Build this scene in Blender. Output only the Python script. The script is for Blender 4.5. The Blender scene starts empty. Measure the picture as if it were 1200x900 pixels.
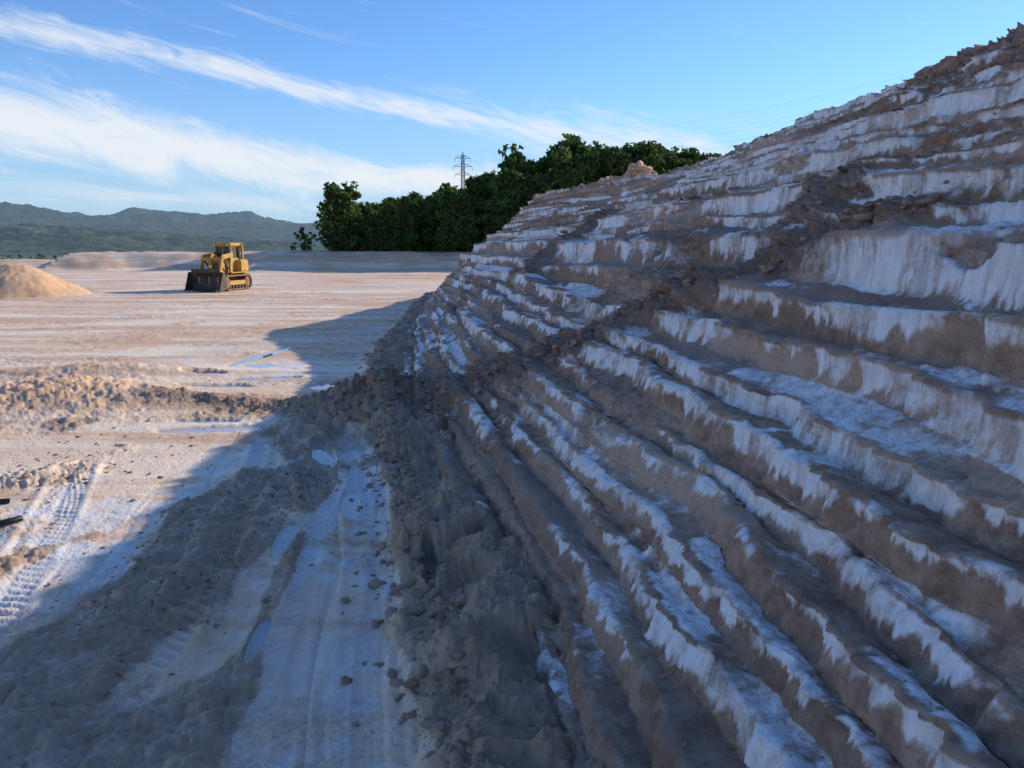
import bpy, bmesh, math, random
import numpy as np
from mathutils import Vector, Matrix
random.seed(7); R=np.random.RandomState(11)
scene=bpy.context.scene
scene.view_settings.view_transform='Standard'
try: scene.view_settings.look='None'
except Exception: pass
scene.view_settings.exposure=0

# ------------------------------------------------------------ noise
TB=R.rand(64,64,64).astype(np.float32)
def vn(x,y,z=0.0):
    x,y,z=np.broadcast_arrays(np.asarray(x,np.float32),np.asarray(y,np.float32),np.asarray(z,np.float32))
    xi=np.floor(x);yi=np.floor(y);zi=np.floor(z)
    fx=x-xi;fy=y-yi;fz=z-zi
    fx=fx*fx*(3-2*fx);fy=fy*fy*(3-2*fy);fz=fz*fz*(3-2*fz)
    xi=xi.astype(np.int32)&63;yi=yi.astype(np.int32)&63;zi=zi.astype(np.int32)&63
    x1=(xi+1)&63;y1=(yi+1)&63;z1=(zi+1)&63
    a=TB[xi,yi,zi]*(1-fx)+TB[x1,yi,zi]*fx
    b=TB[xi,y1,zi]*(1-fx)+TB[x1,y1,zi]*fx
    c=TB[xi,yi,z1]*(1-fx)+TB[x1,yi,z1]*fx
    d=TB[xi,y1,z1]*(1-fx)+TB[x1,y1,z1]*fx
    return (a*(1-fy)+b*fy)*(1-fz)+(c*(1-fy)+d*fy)*fz
def fbm(x,y,z=0.0,o=4,g=.5):
    s=0;a=1;t=0
    for i in range(o):
        f=2.03**i
        s=s+a*vn(np.asarray(x)*f+17.3*i,np.asarray(y)*f+5.1*i,np.asarray(z)*f+9.7*i);t+=a;a*=g
    return s/t
def ss(a,b,x):
    t=np.clip((x-a)/(b-a),0,1);return t*t*(3-2*t)
def lerp(a,b,t): return a+(b-a)*t

# ------------------------------------------------------------ node helpers
class NT:
    def __init__(s,tree): s.t=tree; s.n=tree.nodes; s.l=tree.links; s.n.clear()
    def new(s,typ,**kw):
        nd=s.n.new(typ)
        for k,v in kw.items(): setattr(nd,k,v)
        return nd
    def set(s,inp,v):
        if isinstance(v,bpy.types.NodeSocket): s.l.new(v,inp)
        else:
            if isinstance(v,(tuple,list)) and len(v)==3 and inp.type=='RGBA': v=(*v,1)
            inp.default_value=v
    def math(s,op,a,b=0.0,c=None,clamp=False):
        nd=s.n.new('ShaderNodeMath');nd.operation=op;nd.use_clamp=clamp
        s.set(nd.inputs[0],a);s.set(nd.inputs[1],b)
        if c is not None:s.set(nd.inputs[2],c)
        return nd.outputs[0]
    def mr(s,v,a,b,c=0.0,d=1.0,smooth=True):
        nd=s.n.new('ShaderNodeMapRange');nd.interpolation_type='SMOOTHSTEP' if smooth else 'LINEAR'
        s.set(nd.inputs[0],v)
        for i,q in enumerate((a,b,c,d)): s.set(nd.inputs[i+1],q)
        return nd.outputs[0]
    def mix(s,f,a,b,mode='MIX'):
        nd=s.n.new('ShaderNodeMix');nd.data_type='RGBA';nd.blend_type=mode
        s.set(nd.inputs[0],f);s.set(nd.inputs[6],a);s.set(nd.inputs[7],b)
        return nd.outputs[2]
    def noise(s,vec,scale,detail=5,rough=.55,dist=0.0):
        nd=s.n.new('ShaderNodeTexNoise');nd.noise_dimensions='3D'
        if vec is not None: s.l.new(vec,nd.inputs['Vector'])
        nd.inputs['Scale'].default_value=scale;nd.inputs['Detail'].default_value=detail
        nd.inputs['Roughness'].default_value=rough;nd.inputs['Distortion'].default_value=dist
        return nd.outputs[0]
    def mapping(s,vec,scale=(1,1,1),rot=(0,0,0)):
        nd=s.n.new('ShaderNodeMapping');s.l.new(vec,nd.inputs[0]);nd.inputs['Scale'].default_value=scale;nd.inputs['Rotation'].default_value=rot
        return nd.outputs[0]
    def comb(s,x,y,z):
        nd=s.n.new('ShaderNodeCombineXYZ')
        for i,q in enumerate((x,y,z)): s.set(nd.inputs[i],q)
        return nd.outputs[0]
    def bump(s,h,strength,dist,normal=None):
        nd=s.n.new('ShaderNodeBump');s.set(nd.inputs['Strength'],strength);nd.inputs['Distance'].default_value=dist
        s.l.new(h,nd.inputs['Height'])
        if normal is not None:s.l.new(normal,nd.inputs['Normal'])
        return nd.outputs[0]
    def attr(s,name):
        nd=s.n.new('ShaderNodeAttribute');nd.attribute_name=name;return nd
    def out(s,color,rough=.9,normal=None,spec=.3,metal=0.0):
        b=s.n.new('ShaderNodeBsdfPrincipled');s.set(b.inputs['Base Color'],color);s.set(b.inputs['Roughness'],rough)
        s.set(b.inputs['Specular IOR Level'],spec);b.inputs['Metallic'].default_value=metal
        if normal is not None:s.l.new(normal,b.inputs['Normal'])
        o=s.n.new('ShaderNodeOutputMaterial');s.l.new(b.outputs[0],o.inputs[0]);return b
def newmat(name):
    m=bpy.data.materials.new(name);m.use_nodes=True;return m,NT(m.node_tree)

# ------------------------------------------------------------ mesh helpers
def link(o,parent=None):
    scene.collection.objects.link(o)
    if parent is not None:o.parent=parent
    return o
def mesh_np(name,V,F,mat=None,smooth=True,attrs=None,parent=None):
    me=bpy.data.meshes.new(name)
    V=np.ascontiguousarray(V,dtype=np.float32).reshape(-1,3);F=np.ascontiguousarray(F,dtype=np.int32)
    n,k=F.shape
    me.vertices.add(len(V));me.vertices.foreach_set('co',V.ravel())
    me.loops.add(n*k);me.loops.foreach_set('vertex_index',F.ravel())
    me.polygons.add(n);me.polygons.foreach_set('loop_start',np.arange(0,n*k,k,dtype=np.int32))
    try: me.polygons.foreach_set('loop_total',np.full(n,k,dtype=np.int32))
    except Exception: pass
    me.polygons.foreach_set('use_smooth',np.full(n,smooth,dtype=bool))
    me.update(calc_edges=True)
    if attrs:
        for an,arr in attrs.items():
            at=me.color_attributes.new(name=an,type='FLOAT_COLOR',domain='POINT')
            at.data.foreach_set('color',np.ascontiguousarray(arr,dtype=np.float32).ravel())
    if mat: me.materials.append(mat)
    o=bpy.data.objects.new(name,me);link(o,parent);return o
def grid_faces(nr,nc,wrap=False):
    i=np.arange(nr-1)[:,None];c=nc if wrap else nc-1
    j=np.arange(c)[None,:];j2=(j+1)%nc
    return np.stack([i*nc+j+0*j2,i*nc+j2,(i+1)*nc+j2,(i+1)*nc+j],-1).reshape(-1,4)
def empty(name,loc=(0,0,0),rz=0,sc=1):
    e=bpy.data.objects.new(name,None);e.location=loc;e.rotation_euler=(0,0,rz);e.scale=(sc,)*3;link(e);return e

# ------------------------------------------------------------ camera
cam=bpy.data.cameras.new('camera');co=bpy.data.objects.new('camera',cam);link(co)
co.location=(0,0,4.0);co.rotation_euler=(math.radians(90-10.9),0,0)
cam.lens=26.1;cam.sensor_width=36;cam.clip_end=30000;cam.clip_start=.1
scene.camera=co

# ------------------------------------------------------------ light
EL=math.radians(24);AZ=math.radians(57)
sd=Vector((math.sin(AZ)*math.cos(EL),math.cos(AZ)*math.cos(EL),math.sin(EL)))
sl=bpy.data.lights.new('sun','SUN');sl.energy=5.0;sl.angle=math.radians(.5);sl.color=(1,.91,.77)
so=bpy.data.objects.new('sun',sl);link(so);so.rotation_euler=sd.to_track_quat('Z','Y').to_euler();so.location=(60,30,60)

w=bpy.data.worlds.new('World');scene.world=w;w.use_nodes=True
try:
    w.cycles.sampling_method='MANUAL';w.cycles.sample_map_resolution=512
except Exception: pass
n=NT(w.node_tree)
sky=n.new('ShaderNodeTexSky');sky.sky_type='NISHITA';sky.sun_disc=False;sky.sun_elevation=EL;sky.sun_rotation=AZ
sky.air_density=1.0;sky.dust_density=.1;sky.ozone_density=3.0;sky.altitude=400
tint=n.mix(1.0,sky.outputs[0],(.74,.98,1.28),'MULTIPLY')
bg=n.new('ShaderNodeBackground');bg.inputs[1].default_value=.15;n.l.new(tint,bg.inputs[0])
tc=n.new('ShaderNodeTexCoord');sp=n.new('ShaderNodeSeparateXYZ');n.l.new(tc.outputs['Generated'],sp.inputs[0])
az=n.math('ARCTAN2',sp.outputs[0],sp.outputs[1]);el=n.math('ARCSINE',sp.outputs[2])
def curve(pts):
    fc=n.new('ShaderNodeFloatCurve');t=n.mr(az,-1.0,1.0,0,1,smooth=False);n.l.new(t,fc.inputs['Value'])
    c=fc.mapping.curves[0]
    P=[((math.radians(a)+1)/2,e/30) for a,e in pts]
    c.points[0].location=P[0];c.points[1].location=P[-1]
    for p in P[1:-1]: c.points.new(*p)
    fc.mapping.update()
    return n.math('MULTIPLY',fc.outputs[0],math.radians(30))
wob=n.noise(n.comb(n.math('MULTIPLY',az,4),n.math('MULTIPLY',el,8),5.),1,2)
def band(pts,wpts,sx,sy,seed,amp,lo,hi,dist=.6,det=6):
    c=curve(pts);wd=n.math('MAXIMUM',curve(wpts),.004)
    q=n.math('SUBTRACT',el,c)
    q=n.math('ADD',q,n.math('MULTIPLY',n.math('SUBTRACT',wob,.5),.02))
    prof=n.math('MAXIMUM',n.math('SUBTRACT',1.0,n.math('DIVIDE',n.math('ABSOLUTE',q),wd)),-3.0)
    nz=n.noise(n.comb(n.math('MULTIPLY',az,sx),n.math('MULTIPLY',n.math('ADD',q,n.math('MULTIPLY',az,.12)),sy),seed),1,det,.64,dist)
    d=n.math('ADD',prof,n.math('MULTIPLY',n.math('SUBTRACT',nz,.5),amp))
    return n.mr(d,lo,hi)
b1=band([(-57,14.2),(-33,12.7),(-23.3,11.9),(-12.3,10.3),(-2.5,8.6),(6.3,7.2),(14.3,5.8),(57,3)],
        [(-57,1.2),(-33,1.0),(-20,1.1),(-8,1.0),(0,1.3),(6,2.3),(12,1.9),(18,.6),(57,.3)],14,75,1.3,2.8,-.2,1.3)
b2=band([(-57,9.5),(-33,7.4),(-24,6.1),(-12.5,4.8),(-2.5,4.3),(57,3)],
        [(-57,3),(-33,2.9),(-24,2.3),(-12,1.7),(-2,1.3),(4,.7),(57,.2)],11,30,7.7,2.5,-.2,.95)
b3=band([(-57,4),(-33,2.8),(-20,2.6),(-5,2.4),(57,2)],
        [(-57,2),(-33,1.6),(-15,1.4),(-2,1.0),(4,.5),(57,.2)],9,70,17.7,2.4,.2,1.6,.6,4)
wis=n.noise(n.comb(n.math('MULTIPLY',az,5),n.math('MULTIPLY',n.math('ADD',el,n.math('MULTIPLY',az,.22)),38),3.3),1,5,.65,1.0)
wf=n.math('MULTIPLY',n.mr(wis,.56,.82),.28)
cl=n.math('MAXIMUM',n.math('MULTIPLY',b1,.82),n.math('MULTIPLY',b2,.9))
cl=n.math('MAXIMUM',cl,n.math('MULTIPLY',b3,.5));cl=n.math('MAXIMUM',cl,wf)
hz=n.new('ShaderNodeBackground');hz.inputs[0].default_value=(.44,.66,.89,1);hz.inputs[1].default_value=.92
hf=n.mr(el,-.02,.24,.88,0.0)
mh_=n.new('ShaderNodeMixShader');n.l.new(hf,mh_.inputs[0]);n.l.new(bg.outputs[0],mh_.inputs[1]);n.l.new(hz.outputs[0],mh_.inputs[2])
cb=n.new('ShaderNodeBackground');cb.inputs[0].default_value=(.89,.93,.98,1);cb.inputs[1].default_value=.96
mx=n.new('ShaderNodeMixShader');n.l.new(cl,mx.inputs[0]);n.l.new(mh_.outputs[0],mx.inputs[1]);n.l.new(cb.outputs[0],mx.inputs[2])
wo=n.new('ShaderNodeOutputWorld');n.l.new(mx.outputs[0],wo.inputs[0])

# ------------------------------------------------------------ heap geometry (curves)
KN=[((14,-60),(20,-60)),((4,-20),(10.5,-20)),((1.3,-6),(9.6,-6)),((-.15,5.0),(9.4,6)),((-.8,8.3),(9.2,10)),((-2.3,14.5),(9.0,16.5)),((-3.6,20),(8.7,22)),
    ((-4.5,26),(7.9,28)),((-4.9,31),(6.0,33.5)),((-5.1,35.5),(3.4,37)),((-5.3,40),(1.5,40)),((-5.7,47),(2.8,46)),((-5.6,56),(5,52.5)),((-3.5,63),(7.5,58)),((3,68),(11,62)),((14,71),(18,64)),((60,74),(62,64))]
TOE=np.array([k[0] for k in KN],float);TOP=np.array([k[1] for k in KN],float)
def cat(P,u):
    nP=len(P);i=np.clip(np.floor(u).astype(int),0,nP-2);t=(u-i)
    if P.ndim>1: t=t[:,None]
    g=lambda k:P[np.clip(k,0,nP-1)]
    p0,p1,p2,p3=g(i-1),g(i),g(i+1),g(i+2)
    return .5*((2*p1)+(-p0+p2)*t+(2*p0-5*p1+4*p2-p3)*t*t+(-p0+3*p1-3*p2+p3)*t**3)
ud=np.linspace(0,len(KN)-1,6000)
td=cat(TOE,ud);pd=cat(TOP,ud);mid=.6*td+.4*pd
seg=np.r_[0,np.linalg.norm(np.diff(mid,axis=0),axis=1)];arcd=np.cumsum(seg)
dist=np.hypot(mid[:,0],mid[:,1]);dist=np.maximum(dist,3.0)
dens=1/dist;dens=np.where(mid[:,1]<1.0,dens*.12,dens);dens=np.where(ud>13,dens*.3,dens)
cum=np.cumsum(dens*seg);cum/=cum[-1]
NC=1150
us=np.interp(np.linspace(0,1,NC),cum,ud)
toe=cat(TOE,us);top=cat(TOP,us);arc=np.interp(us,ud,arcd)
ztop=np.interp(us,range(len(KN)),[7.6,7.6,7.6,7.6,7.6,7.6,7.45,7.1,6.8,6.6,6.35,6.3,6.2,6.1,6.0,6,6])
def toex(y):
    m=ud<=12
    return np.interp(y,td[m,1],td[m,0],left=14,right=-5.5)

# ------------------------------------------------------------ ground height
TRK=[
 ([(-.75,3.0),(-1.05,5.1),(-1.3,6.2),(-1.6,7.9),(-2.15,10.6),(-2.85,13.2),(-4.0,15.6),(-6.0,17.2)],.58,1),
 ([(-1.7,3.0),(-2.0,5.1),(-2.1,6.2),(-2.3,7.9),(-2.75,10.0),(-3.5,12.4),(-4.7,14.6),(-7,17)],.54,1),
 ([(-4.9,4),(-5.3,6.3),(-6.0,8.3),(-6.7,10.2),(-7.9,13.0)],.6,.6),
 ([(-2.9,3.0),(-3.4,5.4),(-3.65,7.9),(-4.1,10.6),(-4.7,13.6),(-5.6,16)],.5,.8),
 ([(-60,24),(-40,26),(-26,30),(-17,38),(-14,50),(-22,70)],.7,0),
 ([(-60,27),(-42,29),(-28,33),(-19.5,40),(-16.5,50),(-25,70)],.7,0),
 ([(-70,44),(-50,46),(-33,52),(-24,64),(-24,90)],.8,0),
]
def ell(x,y,cx,cy,rx,ry,a=0):
    dx=x-cx;dy=y-cy;c,s=math.cos(a),math.sin(a)
    return np.exp(-(((dx*c+dy*s)/rx)**2+((-dx*s+dy*c)/ry)**2))
def ground(x,y):
    x=x.astype(np.float64);y=y.astype(np.float64)
    r=np.hypot(x,y)
    z=.10*(fbm(x*.16,y*.16,1.5,3)-.5)+.035*(fbm(x*1.1,y*1.1,4.5,4)-.5)
    near=1-ss(60,130,r)
    big=fbm(x*.8+3,y*.45,7.7,5,.6)
    m=ell(x,y,-4.2,9.2,.8,2.1,.12)*.95+ell(x,y,-3.4,11.7,.45,1.0,.2)*1.1+ell(x,y,-4.4,6.4,1.0,1.2)*.75+ell(x,y,-2.75,5.2,.4,1.0)*.65
    m=m+ell(x,y,-2.75,8.2,.14,1.8,.12)*.5+.12*ss(-8,-6,x)*(1-ss(15,20,y))*(x<0)
    dt=toex(y)-x
    strip=(1-ss(.05,.85+.6*(big-.5),dt))*ss(1.0,3.5,y)*(1-ss(52,60,y))
    pile=ell(x,y,-3.3,17.0,1.3,1.2,.3)
    m=m+strip*.95+pile*1.2
    m=m+ell(x,y,-8.3,12.3,1.1,1.1)*.7+ell(x,y,-9.7,16,1.5,.8)*.5
    mound=ell(x,y,-11.6,18.8,2.7,1.7)+ell(x,y,-15.5,17.2,2.2,1.4)*.9+ell(x,y,-12.5,22.5,3.0,.9)*.6
    ty=17.4+.2*np.sin(x*1.3)+ (-3.4-x)*.17
    tong=np.exp(-((y-ty)/(.45+.25*fbm(x*.8,3.3,2.)))**2)*ss(-10.2,-8.2,x)*(1-ss(-2.,-1.,x))
    tong=np.maximum(tong,pile*.9)
    org=ell(x,y,-10.8,35,4.5,2.0,.3)+ell(x,y,-17,30,5,1.2)*.6+mound+ell(x,y,-30,52,9,3)*.5
    mm=np.clip(m*1.15+(big-.5)*1.9*(m>.03),0,1)
    mudm=ss(.26,.66,mm)
    cl1=fbm(x*3.2,y*3.2,2.2,4,.55);cl2=np.abs(fbm(x*5,y*5,5.2,4,.55)-.5)*2
    cl3=fbm(x*18,y*18,8.2,3,.5)
    z=z+mudm*(.02+.13*(cl1-.42)+.07*cl2+.03*(cl3-.5))
    z=z+strip*(.10+.30*ss(.35,.7,fbm(x*1.3,y*1.3,6.1,3))+.16*(cl1-.5)+.07*cl2)
    z=z+mound*(.5+.25*(cl1-.5)+.1*(cl2))+pile*(.45+.35*(cl1-.5)+.15*cl2)
    z=z+tong*(.08+.20*ss(-7,-3.2,x)+.25*(cl1-.5)+.12*cl2)
    rough=ss(.5,.66,fbm(x*.5,y*.9,12.2,4))*near
    z=z+rough*(.07*(cl1-.5)+.05*cl2+.02*(cl3-.5))*ss(3,8,r)
    z=z+near*.012*(cl3-.5)+near*.022*(cl1-.5)
    rut=np.abs(fbm((x+.19*y)*2.6,y*.22,31.,3)-.5)*2
    z=z-near*.03*(1-ss(0,.16,rut))*ss(-6.5,-4.5,x)*(1-ss(17,22,y))
    tr=np.zeros_like(z)
    for pts,wd,tread in TRK:
        P=cat(np.array(pts,float),np.linspace(0,len(pts)-1,len(pts)*6))
        bb=(x>P[:,0].min()-1)&(x<P[:,0].max()+1)&(y>P[:,1].min()-1)&(y<P[:,1].max()+1)
        if not bb.any(): continue
        idx=np.nonzero(bb.ravel())[0];px=x.ravel()[idx];py=y.ravel()[idx]
        best=np.full(len(px),1e9);ba=np.zeros(len(px));a0=0;sg=np.zeros(len(px))
        for i in range(len(P)-1):
            A=P[i];D=P[i+1]-A;L=np.linalg.norm(D);D=D/L
            t=np.clip((px-A[0])*D[0]+(py-A[1])*D[1],0,L)
            qx=px-A[0]-D[0]*t;qy=py-A[1]-D[1]*t;q=np.hypot(qx,qy);mk=q<best
            best=np.where(mk,q,best);ba=np.where(mk,a0+t,ba);sg=np.where(mk,qx*D[1]-qy*D[0],sg);a0+=L
        fade=.25+.75*ss(.35,.58,fbm(px*.5+9,py*.5,3.,4))
        ins=1-ss(wd*.5-.04,wd*.5+.03,best)
        sh=np.exp(-((best-wd*.5-.06)/.06)**2)
        if tread:
            ph=(ba+.55*np.abs(sg))/.17+np.where(sg>0,.5,0)
            rib=ss(-.3,.5,np.sin(ph*2*math.pi))
            gap=ss(.02,.06,np.abs(sg))
            dz=(-.038*ins+.03*sh+ins*.042*rib*gap)*tread
        else:
            dz=-.02*ins+.015*sh;fade=fade*.6
        zr=z.ravel();zr[idx]+=dz*fade;z=zr.reshape(x.shape)
        tt=tr.ravel();tt[idx]=np.maximum(tt[idx],ins*fade);tr=tt.reshape(x.shape)
    pud=np.zeros_like(z)
    for (cx,cy,rx,ry,a) in [(-8.3,20.2,1.1,.4,.1),(-6.2,15.6,1.3,.28,.15),(-8.9,26,.3,2.1,-.15),(-3.6,13.6,.2,.9,.4),(-7.2,21.6,1.0,.28,.2),(-6.9,16.3,.7,.16,0),(-8.2,24,.6,.4,0),(-2.5,10.9,.14,.7,.2),(-1.0,8.4,.10,.6,.15),(-9.5,22.4,.7,.35,0),(-3.1,9.6,.14,.6,.1),(-2.6,7.0,.10,.5,.1),(-5.2,20.5,.5,.5,.1)]:
        pud=np.maximum(pud,ell(x,y,cx,cy,rx,ry,a)*1.6*(.5+fbm(x*1.5,y*1.5,9.,4)))
    pm=ss(.5,.62,pud)*(1-np.clip(tong*2,0,1))
    z=lerp(z,-.02+0*z,pm)
    bl=np.where(x<-66,.55,1.0)
    by=113+5*(fbm(x*.02,1.,1.,2)-.5)*2
    nq=5*(fbm(x*.15,y*.15,3.3,3)-.5)
    bm_=np.where(y<by,1-ss(1,10,by-y+nq),1-ss(3,8.5,y-by+nq))
    b=bm_*(.75+.5*fbm(x*.1,y*.3,5.5,3))*bl*2.3*ss(-170,-140,x)
    z=z+b
    z=z+6.0*ss(4,26,x)*ss(108,118,y)*(1-ss(220,500,r))
    z=z-36*ss(200,1200,r)+ss(300,2000,r)*12*(fbm(x*.002,y*.002,1.1,4)-.5)
    salt=.02+.62*ss(.47,.72,fbm(x*.28+4,y*.28,3.7,5,.58))
    lane=ss(-8.0,-5.0,x)*(1-ss(17,24,y))
    salt=np.clip(salt+.42*lane+.25*tr*lane,0,1)
    salt=salt*(1-.85*mudm)*(1-np.clip(mound*1.6,0,1))*(1-np.clip(tong*1.6,0,1))*(1-.5*bm_)
    clay=np.clip(mudm*.95+rough*.4+tong*1.3+bm_*.45*ss(.45,.6,fbm(x*.4,y*.4,2.,4)),0,1)
    clay=clay*(1-.6*ell(x,y,-8.3,12.3,1.6,1.6))
    return z,salt,clay,np.maximum(pm,0),np.clip(org*1.0+.6*ss(.47,.66,fbm(x*.12,y*.3,21.,4))+.3*bm_,0,1),tr,np.maximum(tong,.45*strip)

ang=np.r_[np.arange(-40,11,.07),np.arange(11,52,.5),np.arange(52,320,3.0)]
ang=np.radians(ang)
rad=[.02,.6,1.2,1.9,2.6,3.2]
rr=3.6
while rr<70: rad.append(rr);rr*=1.0046
while rr<210: rad.append(rr);rr*=1.01
while rr<12000: rad.append(rr);rr*=1.06
rad=np.array(rad)
RR,AA=np.meshgrid(rad,ang,indexing='ij')
gx=RR*np.sin(AA);gy=RR*np.cos(AA)
gz,salt,clay,wet,org,tr,tong=ground(gx,gy)
veg=ss(128,145,RR+6*(fbm(gx*.05,gy*.05,1.,3)-.5))
mask=np.stack([salt,clay,wet,org],-1);mask2=np.stack([veg,tr,np.clip(tong,0,1),np.ones_like(veg)],-1)

mg,n=newmat('ground_dirt')
ge=n.new('ShaderNodeNewGeometry');pos=ge.outputs['Position']
a=n.attr('mask');s3=n.new('ShaderNodeSeparateColor');n.l.new(a.outputs['Color'],s3.inputs[0])
a2=n.attr('mask2');t3=n.new('ShaderNodeSeparateColor');n.l.new(a2.outputs['Color'],t3.inputs[0])
n1=n.noise(pos,.35,5,.6);n2=n.noise(pos,3.0,7,.68);n3=n.noise(pos,22,4,.65)
n4=n.noise(n.mapping(pos,(.06,.5,1),(0,0,.2)),1,7,.65,.5)
n5=n.noise(n.mapping(pos,(1.8,.22,1),(0,0,-.17)),1,5,.6,.2)
n6=n.noise(pos,.11,6,.6,.6)
tan=n.mix(n.mr(n2,.3,.7),(.68,.42,.25),(.86,.60,.39))
tan=n.mix(n.mr(n4,.42,.60),tan,(.95,.76,.58))
tan=n.mix(n.mr(n6,.52,.62,0,.7),tan,(.74,.44,.25))
sf=n.math('ADD',s3.outputs[0],n.math('MULTIPLY',n.math('SUBTRACT',n2,.5),1.3))
sf=n.math('ADD',sf,n.math('MULTIPLY',n.math('SUBTRACT',n5,.5),1.3))
col=n.mix(n.mr(sf,.30,.95),tan,n.mix(n3,(.66,.62,.60),(.88,.85,.83)))
of=n.math('MULTIPLY',a.outputs['Alpha'],n.mr(n1,.3,.6,.4,1))
col=n.mix(n.math('MULTIPLY',of,.85),col,n.mix(n2,(.62,.32,.16),(.86,.53,.30)))
cf=n.mr(n.math('ADD',s3.outputs[1],n.math('MULTIPLY',n.math('SUBTRACT',n3,.5),.6)),.25,.7)
claycol=n.mix(n2,(.24,.14,.09),(.50,.335,.23))
col=n.mix(n.math('MULTIPLY',cf,.82),col,claycol)
col=n.mix(n.math('MULTIPLY',t3.outputs[2],.75),col,n.mix(n2,(.12,.07,.045),(.27,.17,.11)))
col=n.mix(n.mr(n3,.56,.72,0,.4),col,(.34,.235,.17))
col=n.mix(n.mr(n4,.5,.36,0,.4),col,(.46,.30,.19))
vegc=n.mix(n.mr(n.noise(pos,.02,6,.7),.4,.6),(.05,.09,.035),(.20,.19,.09))
col=n.mix(t3.outputs[0],col,vegc)
col=n.mix(n.math('MULTIPLY',s3.outputs[2],.8),col,(.42,.40,.38))
wr=n.mr(s3.outputs[2],.3,.8,0,1)
inv=n.math('SUBTRACT',1.0,wr)
bp=n.bump(n3,n.math('MULTIPLY',inv,.75),.03)
damp=n.mr(n2,.42,.60,.9,.36)
rough=n.math('MULTIPLY',damp,n.math('SUBTRACT',1.0,n.math('MULTIPLY',wr,.94)))
n.out(col,rough,bp,n.math('ADD',.5,n.math('MULTIPLY',wr,.5)))
mesh_np('ground',np.stack([gx,gy,gz],-1),grid_faces(len(rad),len(ang),True)[:,::-1],mg,True,{'mask':mask.reshape(-1,4),'mask2':mask2.reshape(-1,4)})

# ------------------------------------------------------------ heap mesh
ZL=np.array([-.25,.12,.36,.6,.85,1.12,1.36,1.66,1.9,2.22,2.5,2.9,3.42,4.2,4.45,4.98,5.2,5.65,5.9,6.3,6.52,6.86,7.08,7.36,7.6])
NS=len(ZL)-1
UL=(ZL+.25)/(7.85);UL=UL/UL[-1]
RPS=32
vv=np.linspace(0,1,RPS,endpoint=False)
pv=[0,.06,.30,.48,.54,.60,.66,1.0];pu=[0,.06,.13,.14,.19,.26,.36,1.0];pz=[0,.04,.44,.78,.85,.875,.885,1.0]
pvr=[0,.06,.25,.42,.55,.68,.82,1.0];pur=[0,.04,.14,.26,.42,.62,.84,1.0];pzr=[0,.06,.50,.86,1.04,1.08,1.0,.98]
dv=np.linspace(0,1,400)
sm=lambda q,k=23:np.convolve(np.pad(q,k//2,mode='reflect',reflect_type='odd'),np.ones(k)/k,'valid')
PU=sm(np.interp(dv,pv,pu));PZ=sm(np.interp(dv,pv,pz));PUr=sm(np.interp(dv,pvr,pur),41);PZr=sm(np.interp(dv,pvr,pzr),41)
K=np.repeat(np.arange(NS),RPS);Vv=np.tile(vv,NS)
K=np.r_[K,NS-1];Vv=np.r_[Vv,1.0]
NR=len(K)
Kc=K[:,None]*np.ones((1,NC));V_=Vv[:,None]*np.ones((1,NC));A_=np.ones((NR,1))*arc[None,:]
Yt=np.ones((NR,1))*toe[None,:,1]
dzk=lambda k:(.26*(fbm(A_*.14,k*1.37,1.,4)-.5)*2+.10*(fbm(A_*.7,k*2.9,51.,3)-.5))*ss(0,1.5,k)*(1-.3*ss(NS-4,NS,k))
offk=lambda k:.70*(fbm(A_*.55,k*5.31,8.,5,.6)-.5)*(.6+.7*(ss(3,12,k)))
zk=ZL[K][:,None];zk1=ZL[K+1][:,None];uk=UL[K][:,None];uk1=UL[K+1][:,None]
zapprox=zk+(zk1-zk)*V_
rw=np.clip((1-ss(7,11,Kc))*(.2+1.1*fbm(A_*.35,Kc*1.7,33.,3)),0,1)
pu_=lerp(np.interp(Vv,dv,PU)[:,None],np.interp(Vv,dv,PUr)[:,None],rw);pz_=lerp(np.interp(Vv,dv,PZ)[:,None],np.interp(Vv,dv,PZr)[:,None],rw)
yc=17.3-2.0*zapprox+.5*(fbm(zapprox*1.2,1.,1.,2)-.5)
wdt=.60+.28*np.abs(4-zapprox)*.3+ 1.0*np.exp(-(zapprox/.9)**2)
deb=np.exp(-((Yt-yc)/wdt)**2)*(1-ss(3.9,4.8,zapprox))
deb=np.maximum(deb,.7*np.exp(-((Yt-(21+1.3*zapprox))/.8)**2)*ss(1.8,3.0,zapprox)*(1-ss(5,6,zapprox)))
deb=np.maximum(deb,.75*np.exp(-((Yt-(9.5+.3*zapprox))/.7)**2-((zapprox-4.6)/.5)**2))
deb=np.clip(deb*1.8*(.55+.9*fbm(A_*1.2,zapprox*1.5,4.,3)),0,1)
nb=fbm(A_*.38,zapprox*1.3,14.,5,.6)
slump=ss(.565,.64,nb)*.9
upper=ss(5.2,6.6,zapprox)
shp=np.clip(1.0-.35*upper*fbm(A_*.5,Kc*2.2,3.,3)-slump*.6-deb*.85,.06,1)
pu2=lerp(V_,pu_,shp);pz2=lerp(V_,pz_,shp)
wv=ss(.70,1.0,V_)
dz=lerp(dzk(Kc),dzk(Kc+1),wv);of_=lerp(offk(Kc),offk(Kc+1),wv)
Z=zk+(zk1-zk)*pz2+dz
U=uk+(uk1-uk)*pu2
X=toe[None,:,0]+(top-toe)[None,:,0]*U;Y=toe[None,:,1]+(top-toe)[None,:,1]*U
nd=(toe-top);nd=nd/np.linalg.norm(nd,axis=1)[:,None]
face=ss(.02,.08,V_)*(1-ss(.50,.60,V_))
bench=ss(.56,.66,V_)
fl=fbm(A_*3.2,Z*.8,Kc*1.7,4,.6)-.5
fl2=fbm(A_*11,Z*2.2,Kc*2.7,3,.6)-.5
r1=fbm(X*1.7,Y*1.7,Z*1.7,4,.6)-.5
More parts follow.
